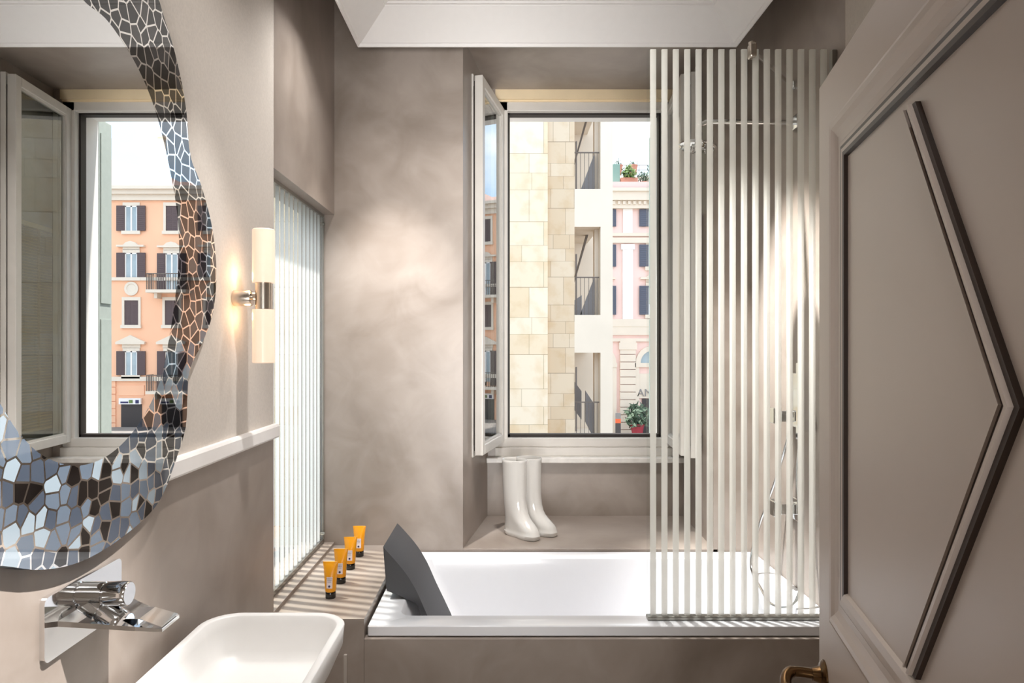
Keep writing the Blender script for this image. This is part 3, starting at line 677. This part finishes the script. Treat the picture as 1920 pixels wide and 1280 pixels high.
HU, HZ = 0.045, 0.976
b = MB()
path = [T @ Vector(p) for p in ((HU, .012, HZ), (HU, .045, HZ + .002), (HU + .006, .062, HZ + .001), (HU + .025, .072, HZ - .006), (HU + .06, .073, HZ - .014), (HU + .10, .070, HZ - .012), (HU + .125, .068, HZ - .004))]
b.tube(smooth_curve([tuple(p) for p in path], 6), [0.0095] * 10 + [0.0105] * 12 + [0.012] * 15, 16)
hd = b.build('door_handle', M['brass'], d1, smooth=50); hd['label'] = 'aged brass lever handle'
b = MB(); b.lathe([(0.0, 0), (0.027, 0), (0.027, .003), (0.022, .007), (0.016, .009), (0.013, .016), (0.0115, .022), (0.0, .023)], T @ Vector((HU, 0, HZ)), dn, 28)
b.build('rosette', M['brass'], hd, smooth=40)

# ------------------------------------------------------------------ outside: street and buildings
b = MB(); b.box(-40, 60, 5, 90, -3.9, -3.7); b.build('street', M['street'], kind='structure')
b = MB(); b.box(-60, -1.6, -20, 30, -4.0, -3.72); b.build('courtyard_ground', M['street'], kind='structure')
b = MB(); b.box(-7.4, -7.0, -6, 14, -3.8, 4.5); b.build('wall_courtyard', M['court'], kind='structure')

def sx(px, D): return (px - 945) * D / 1280
def sz(py, D): return 1.58 + (650 - py) * D / 1280
S = 18.0
sb = thing('stone_building', 'cream travertine block building with open stair loggia facing the window', 'building', (-4, S, -3.7))
b = MB(); b.box(-18, sx(1027, S), S, S + 7, -3.7, 15); b.build('block_wall', M['stone'], sb)
b = MB(); b.box(sx(1027, S), sx(1078, S), S + .10, S + 7, -3.7, 15); b.build('rough_pier', M['stone_rough'], sb)
b = MB(); b.box(sx(1127, S), sx(1150, S), S + .10, S + .55, -3.7, 15); b.build('pilaster', M['smooth_stone'], sb)
b = MB(); b.box(sx(1078, S), sx(1150, S), S + 3.0, S + 3.3, -3.7, 15); b.build('loggia_back_wall', M['smooth_stone'], sb)
for k in range(-1, 3):
    zb = sz(590, S) + k * 3.34; zt = sz(423, S) + k * 3.34    # opening from zb to zt
    b = MB(); b.box(sx(1078, S), sx(1150, S) if False else sx(1127, S), S + .10, S + 3.0, zb - 1.0, zb); b.build('floor_slab', M['smooth_stone'], sb)
    b = MB(); x0, x1 = sx(1078, S) + .01, sx(1127, S) - .01
    for i in range(6):
        xx = x0 + (x1 - x0) * (i + .5) / 6; b.box(xx - .007, xx + .007, S + .28, S + .295, zb, zb + 1.0)
    b.box(x0, x1, S + .27, S + .30, zb + 1.0, zb + 1.03); b.build('railing', M['railing'], sb)
    b = MB(); b.box(x1 - .09, x1 + .01, S + .55, S + .85, zb, zt); b.build('side_pier', M['smooth_stone'], sb)
    if k == -1:
        b = MB(); b.prism([(x0 + .08, zb + .75), (x0 + .30, zb + .45), (x0 + .30, zb + 1.25), (x0 + .08, zb + 1.55)], 'y', S + 1.2, S + 1.3)
        b.prism([(x0 + .34, zb + .45), (x1 - .10, zb), (x1 - .10, zb + .95), (x0 + .34, zb + 1.3)], 'y', S + .6, S + .7); b.build('stair_panel', M['stair'], sb)
    else:
        b = MB(); b.prism([(x1 - .50, zb), (x1 - .1, zb), (x1 - .1, zb + 1.05)], 'y', S + .45, S + .5)
        if k == 0: b.prism([(x0, zb), (x0 + .22, zb), (x0 + .22, zb + .55), (x0, zb + .4)], 'y', S + .45, S + .5)
        b.build('stair_panel', M['stair'], sb)
        b = MB(); b.prism([(x0, zb + .65), (x0 + .03, zb + .65), (x0 + .52, zt), (x0 + .46, zt)], 'y', S + 1.4, S + 1.6); b.build('stair_stringer', M['railing'], sb)
    b = MB(); b.box(x0 + .24, x0 + .28, S + 2.2, S + 2.3, zb, zt - .45); b.build('loggia_post', M['stair'], sb)

def shutter_part(win, x0, x1, y, z0, z1, mat):
    b = MB(); b.box(x0, x1, y - .08, y - .02, z0, z1)
    n = max(3, int((z1 - z0) / .12))
    for i in range(n):
        zz = z0 + (z1 - z0) * (i + .5) / n; b.box(x0 + .05, x1 - .05, y - .095, y - .08, zz - .025, zz + .025)
    b.build('shutter', mat, win)
def facade_window(parent, xc, y, z0, z1, w, mat_trim, mat_sh, closed=False, hood=None, balcony=False, sill=True):
    b = MB(); t = .16
    b.box(xc - w / 2 - t, xc - w / 2, y - .07, y + .05, z0, z1); b.box(xc + w / 2, xc + w / 2 + t, y - .07, y + .05, z0, z1)
    b.box(xc - w / 2 - t, xc + w / 2 + t, y - .08, y + .05, z1, z1 + .22)
    if sill: b.box(xc - w / 2 - t - .05, xc + w / 2 + t + .05, y - .16, y + .05, z0 - .22, z0)
    if hood == 'triangle':
        b.box(xc - w / 2 - .55, xc + w / 2 + .55, y - .25, y, z1 + .45, z1 + .58)
        b.prism([(xc - w / 2 - .6, z1 + .58), (xc + w / 2 + .6, z1 + .58), (xc, z1 + 1.05), ], 'y', y - .22, y)
        b.box(xc - w / 2 - .2, xc + w / 2 + .2, y - .08, y, z1 + .2, z1 + .45)
    if hood == 'arch':
        b.box(xc - w / 2 - .5, xc + w / 2 + .5, y - .25, y, z1 + .38, z1 + .5)
        b.prism([(xc - .5, z1 + .5), (xc + .5, z1 + .5), (xc + .3, z1 + .68), (xc, z1 + .76), (xc - .3, z1 + .68)], 'y', y - .2, y)
        b.box(xc - w / 2 - .15, xc + w / 2 + .15, y - .08, y, z1 + .2, z1 + .38)
    win = b.build('window', mat_trim, parent)
    if closed:
        shutter_part(win, xc - w / 2, xc, y + .06, z0, z1, mat_sh); shutter_part(win, xc, xc + w / 2, y + .06, z0, z1, mat_sh)
    else:
        b = MB(); b.box(xc - w / 2, xc + w / 2, y - .03, y - .01, z0, z1); b.build('pane', M['skypane'], win)
        b = MB(); b.box(xc - .05, xc + .05, y - .06, y - .03, z0, z1); b.box(xc - w / 2, xc + w / 2, y - .06, y - .03, z1 - .08, z1)
        b.box(xc - w / 2, xc - w / 2 + .06, y - .06, y - .03, z0, z1); b.box(xc + w / 2 - .06, xc + w / 2, y - .06, y - .03, z0, z1); b.build('casement', M['white'], win)
        shutter_part(win, xc - w / 2 - .55, xc - w / 2 - .02, y - .05, z0, z1, mat_sh); shutter_part(win, xc + w / 2 + .02, xc + w / 2 + .55, y - .05, z0, z1, mat_sh)
    if balcony:
        b = MB(); b.box(xc - w / 2 - .9, xc + w / 2 + .9, y - .9, y, z0 - .25, z0 - .05); b.box(xc - .9, xc - .7, y - .6, y, z0 - .6, z0 - .25); b.box(xc + .7, xc + .9, y - .6, y, z0 - .6, z0 - .25)
        b.build('balcony_slab', mat_trim, win)
        b = MB(); x0, x1 = xc - w / 2 - .85, xc + w / 2 + .85
        for i in range(17):
            xx = x0 + (x1 - x0) * i / 16; b.box(xx - .015, xx + .015, y - .87, y - .84, z0 - .05, z0 + .95)
        for xx in (x0, x1):
            for i in range(5): b.box(xx - .015, xx + .015, y - .84 + i * .17, y - .81 + i * .17, z0 - .05, z0 + .95)
            b.box(xx - .02, xx + .02, y - .87, y, z0 + .95, z0 + 1.0)
        b.box(x0, x1, y - .88, y - .83, z0 + .95, z0 + 1.0); b.build('balcony_railing', M['railing'], win)
    return win

# pink building, seen past the loggia
Q = 40.0
pb = thing('pink_building', 'pale pink building with white pilasters behind the stone loggia', 'building', (8, Q, -3.7))
b = MB(); b.box(3.0, 12.6, Q, Q + 9, -3.7, 11.25); b.build('wall', M['pink'], pb)
b = MB(); b.box(2.9, 12.7, Q - .5, Q, sz(378, Q), sz(356, Q)); b.box(2.9, 12.7, Q - .3, Q, sz(392, Q), sz(378, Q)); b.box(2.95, 12.65, Q - .62, Q, sz(362, Q), sz(356, Q))
for i in range(32): b.box(3.0 + i * .3, 3.15 + i * .3, Q - .4, Q, sz(385, Q), sz(379, Q))
b.build('cornice', M['cornice'], pb)
b = MB()
for y0, y1 in ((437, 443), (446, 456), (598, 612), (612, 628), (634, 640)): b.box(2.95, 12.65, Q - .12 - .02 * (y0 % 3), Q, sz(y1, Q), sz(y0, Q))
b.build('belt_course', M['cornice'], pb)
for xp in (4.4, 7.24, 10.15):
    b = MB(); b.box(xp - .30, xp + .30, Q - .10, Q, sz(600, Q), sz(468, Q)); b.box(xp - .40, xp + .40, Q - .14, Q, sz(468, Q), sz(458, Q)); b.box(xp - .28, xp + .28, Q - .09, Q, sz(437, Q), sz(392, Q))
    b.build('pilaster', M['white'], pb)
    b = MB()
    for i in range(13): zz = -3.7 + i * .44; b.box(xp - .46, xp + .46, Q - .16, Q, zz + .02, zz + .42)
    b.box(xp - .52, xp + .52, Q - .2, Q, sz(655, Q), sz(642, Q)); b.build('rusticated_pier', M['cornice'], pb)
for xw in (5.66, 8.80, 11.6):
    facade_window(pb, xw, Q, sz(425, Q), sz(393, Q), .68, M['cornice'], M['shutter_blue'], sill=False)
    facade_window(pb, xw, Q, sz(500, Q), sz(459, Q), .68, M['cornice'], M['shutter_blue'])
    facade_window(pb, xw, Q, sz(590, Q), sz(536, Q), .68, M['cornice'], M['shutter_blue'], hood='arch')
    # ground floor arch and shop opening
    b = MB(); cxx, r0, r1, zc = xw - .1, .72, 1.0, sz(680, Q); pts = []
    for i in range(13): a = PI * i / 12; pts.append((cxx + r1 * math.cos(a), zc + r1 * math.sin(a)))
    for i in range(12, -1, -1): a = PI * i / 12; pts.append((cxx + r0 * math.cos(a), zc + r0 * math.sin(a)))
    b.prism(pts, 'y', Q - .14, Q); b.box(cxx - 1.05, cxx + 1.05, Q - .16, Q, zc - .25, zc); b.box(cxx - 1.02, cxx - .8, Q - .12, Q, -3.7, zc - .25); b.box(cxx + .8, cxx + 1.02, Q - .12, Q, -3.7, zc - .25)
    b.box(cxx - .8, cxx + .8, Q - .08, Q, sz(746, Q), sz(700, Q)); ar = b.build('shop_arch', M['cornice'], pb)
    b = MB(); b.prism([(cxx + r0 * math.cos(PI * i / 12), zc + r0 * math.sin(PI * i / 12)) for i in range(13)], 'y', Q - .05, Q - .01); b.build('fanlight', M['skypane'], ar)
    b = MB(); b.box(cxx - .62, cxx + .8, Q - .06, Q - .01, -3.7, sz(747, Q)); b.build('shop_door', M['shopdark'], ar)
    if abs(xw - 8.80) < .1:
        lettering('sign_lettering', 'AMBRA', .62, (cxx + .1, Q - .1, sz(743, Q) + .02), (PI / 2, 0, 0), M['signgrey'], ar, .02)
b = MB(); b.box(3.0, 12.6, Q + 3.6, Q + 4, 11.25, sz(303, Q)); b.box(5.4, 12.6, Q + 3.2, Q + 3.6, sz(303, Q) - .1, sz(303, Q)); ph = thing('penthouse', 'white penthouse with roof railing set back above the pink building', 'building', (8, Q + 3.6, 11.25)); b.build('penthouse_wall', M['white'], ph)
b = MB()
for i in range(9): b.box(6.3 + i * .75, 6.33 + i * .75, Q + 3.3, Q + 3.33, sz(303, Q), sz(281, Q))
for yy in (291, 281): b.box(6.2, 12.5, Q + 3.3, Q + 3.33, sz(yy, Q) - .03, sz(yy, Q)); 
b.build('roof_railing', M['railing'], ph)
def leafball(b, c, r, n, s, droop=0.0):
    for _ in range(n):
        d = Vector((random.gauss(0, 1), random.gauss(0, 1), random.gauss(0, 1))).normalized() * r * (0.4 + .6 * random.random()); p = Vector(c) + d
        u = Vector((random.gauss(0, 1), random.gauss(0, 1), random.gauss(0, 1))).normalized(); w = u.orthogonal().normalized()
        vs = [b.bm.verts.new(p + u * s), b.bm.verts.new(p + w * s * .35), b.bm.verts.new(p - u * s), b.bm.verts.new(p - w * s * .35)]; b.bm.faces.new(vs)
def pot(b, x, y, z, r, h): b.lathe([(0.0, 0), (r * .65, 0), (r, h), (r * 1.08, h), (r * 1.08, h * 1.12), (r * .9, h * 1.12), (r * .85, h), (0, h)], (x, y, z), n=14)
TZ = 11.28
def plant(name, label, x, y, z, r, h, mat_pot, mat_leaf, lr, ln, box=None, lh=None):
    t = thing(name, label, 'plant', (x, y, z))
    b = MB()
    if box: b.box(x - box, x + box, y - .2, y + .2, z, z + h)
    else: pot(b, x, y, z, r, h)
    b.build('planter' if box else 'pot', mat_pot, t)
    b = MB(); leafball(b, (x, y, z + h + (lh or lr * .6)), lr, ln, lr * .32); b.tube([(x, y, z + h * .8), (x, y, z + h + lr)], .03, 6); b.build('foliage', mat_leaf, t)
plant('potted_shrub', 'bright green bush in a long pink planter on the terrace', sx(1179, 41), 41, TZ, .3, .42, M['terracotta'], M['leaf'], .5, 240, box=.5)
plant('potted_shrub', 'dark bush in a terrace pot between the bright bush and the glass', sx(1207, 41.6), 41.6, TZ, .25, .3, M['terracotta'], M['leaf_dark'], .42, 160)
plant('potted_shrub', 'grey green terrace shrub nearest the shower glass edge', sx(1228, 41.6), 41.6, TZ, .25, .5, M['terracotta'], M['leaf_dark'], .45, 160, lh=.7)
plant('terracotta_pot', 'terracotta pot on the penthouse roof beside the railing', sx(1187, 43.4), 43.4, sz(303, Q), .28, .62, M['terracotta'], M['leaf_dark'], .3, 50)
plant('terracotta_pot', 'terracotta pot on the penthouse roof nearest the stone pilaster', sx(1159, 43.4), 43.4, sz(303, Q), .28, .62, M['terracotta'], M['leaf_dark'], .3, 50)
b = MB(); b.box(sx(1148, 41), sx(1162, 41), 40.9, 41.1, TZ, sz(308, 41), bevel=.02); b.build('water_tank', plain('grey_green_metal', srgb(120, 150, 140), .6)); tag(bpy.data.objects['water_tank'], 'grey green cabinet on the terrace beside the stone pilaster', 'cabinet')
plant('potted_plant', 'leafy plant in red pot at the pink building shop door', sx(1195, 38.5), 38.5, -3.7, .38, .85, M['red'], M['leaf_dark'], .75, 240, lh=.5)
po = thing('street_poster', 'narrow orange and black poster board at the foot of pink building', 'poster', (sx(1159, 38), 38, -3.7))
px0, px1 = sx(1154, 38), sx(1164, 38)
b = MB(); b.box(px0, px1, 38, 38.05, sz(785, 38), sz(774, 38)); b.build('heading', M['signgrey'], po)
b = MB(); b.box(px0, px1, 38, 38.05, sz(793, 38), sz(785, 38)); b.build('orange_field', M['posterorange'], po)
b = MB(); b.box(px0, px1, 38, 38.05, -3.7, sz(793, 38)); b.build('picture_field', M['posterblack'], po)

# salmon building, seen in the mirror and in the left casement
V = 45.0
mz = lambda py: 1.58 + (650 - py) * V / 1280
sal = thing('salmon_building', 'salmon building with brown shutters reflected in the wavy mirror', 'building', (21, V, -3.7))
b = MB(); b.box(13.6, 29.0, V, V + 10, -3.7, mz(372)); b.build('wall', M['salmon'], sal)
b = MB(); b.box(13.4, 29.2, V - .7, V + 10, mz(358), mz(352)); b.box(13.5, 29.1, V - .45, V, mz(366), mz(358)); b.box(13.5, 29.1, V - .2, V, mz(376), mz(366)); b.build('cornice', M['cornice'], sal)
b = MB(); b.box(13.55, 29.05, V - .14, V, mz(526), mz(520)); b.box(13.55, 29.05, V - .16, V, mz(714), mz(706)); b.build('belt_course', M['cornice'], sal)
b = MB()
for i in range(7): b.box(24.0, 24.75, V - .08, V, mz(805) + i * .47, mz(805) + i * .47 + .43)
b.build('quoin', M['salmon'], sal)
b = MB(); b.box(20.8, 29.0, V + 3.5, V + 9, mz(352), 13.3); b.prism([(21.5, 13.3), (29, 13.3), (29, 15.5), (23.3, 14.2)], 'y', V + 3.5, V + 9); b.build('penthouse', M['pink'], sal)
b = MB(); b.box(22.9, 23.3, V + 4, V + 4.4, 13.5, 16.6); b.box(22.8, 23.4, V + 3.9, V + 4.5, 16.6, 16.75); b.build('chimney', M['cornice'], sal)
cols = [25.65, 22.97, 20.3, 17.62, 14.95]
for i, xw in enumerate(cols):
    odd = i in (2, 4)
    facade_window(sal, xw, V, mz(433), mz(386), .8, M['cornice'], M['shutter'], closed=odd)
    if odd:
        facade_window(sal, xw, V, mz(543), mz(475), .8, M['cornice'], M['shutter'], hood='arch', balcony=True, sill=False)
        facade_window(sal, xw, V, mz(730), mz(658), .8, M['cornice'], M['shutter'], hood='triangle', balcony=True, sill=False)
    else:
        facade_window(sal, xw, V, mz(520), mz(474), .8, M['cornice'], M['shutter'], hood='arch')
        facade_window(sal, xw, V, mz(703), mz(658), .8, M['cornice'], M['shutter'], hood='triangle')
        b = MB(); b.lathe([(.32, 0), (.46, .03), (.46, .08), (.32, .08), (.28, .04), (0, .04)], (xw, V, mz(541)), (0, -1, 0), 20); b.build('medallion', M['cornice'], sal)
    facade_window(sal, xw, V, mz(609), mz(563), .92, M['cornice'], M['shutter'], closed=True)
    b = MB(); b.box(xw - .85, xw + .85, V - .06, V, mz(741), mz(722)); b.build('wall_panel', M['salmon'], sal)
    b = MB(); b.box(xw - .68, xw + .68, V - .04, V, -3.7, mz(757)); sd = b.build('shop_opening', M['shopdark'], sal)
    b = MB(); b.box(xw - .72, xw + .72, V - .25, V - .04, mz(757), mz(746)); b.build('shop_sign', M['white'], sd)
    b = MB(); b.box(xw - .6, xw - .38, V - .27, V - .25, mz(755.5), mz(749)); b.build('sign_mark', M['navy'], sd); b = MB(); b.box(xw + .1, xw + .6, V - .27, V - .25, mz(755), mz(752)); b.build('sign_mark', M['navy'], sd)
    b = MB(); b.box(xw - .2, xw + .05, V - .27, V - .25, mz(755), mz(749)); b.build('sign_logo', M['leaf'], sd)
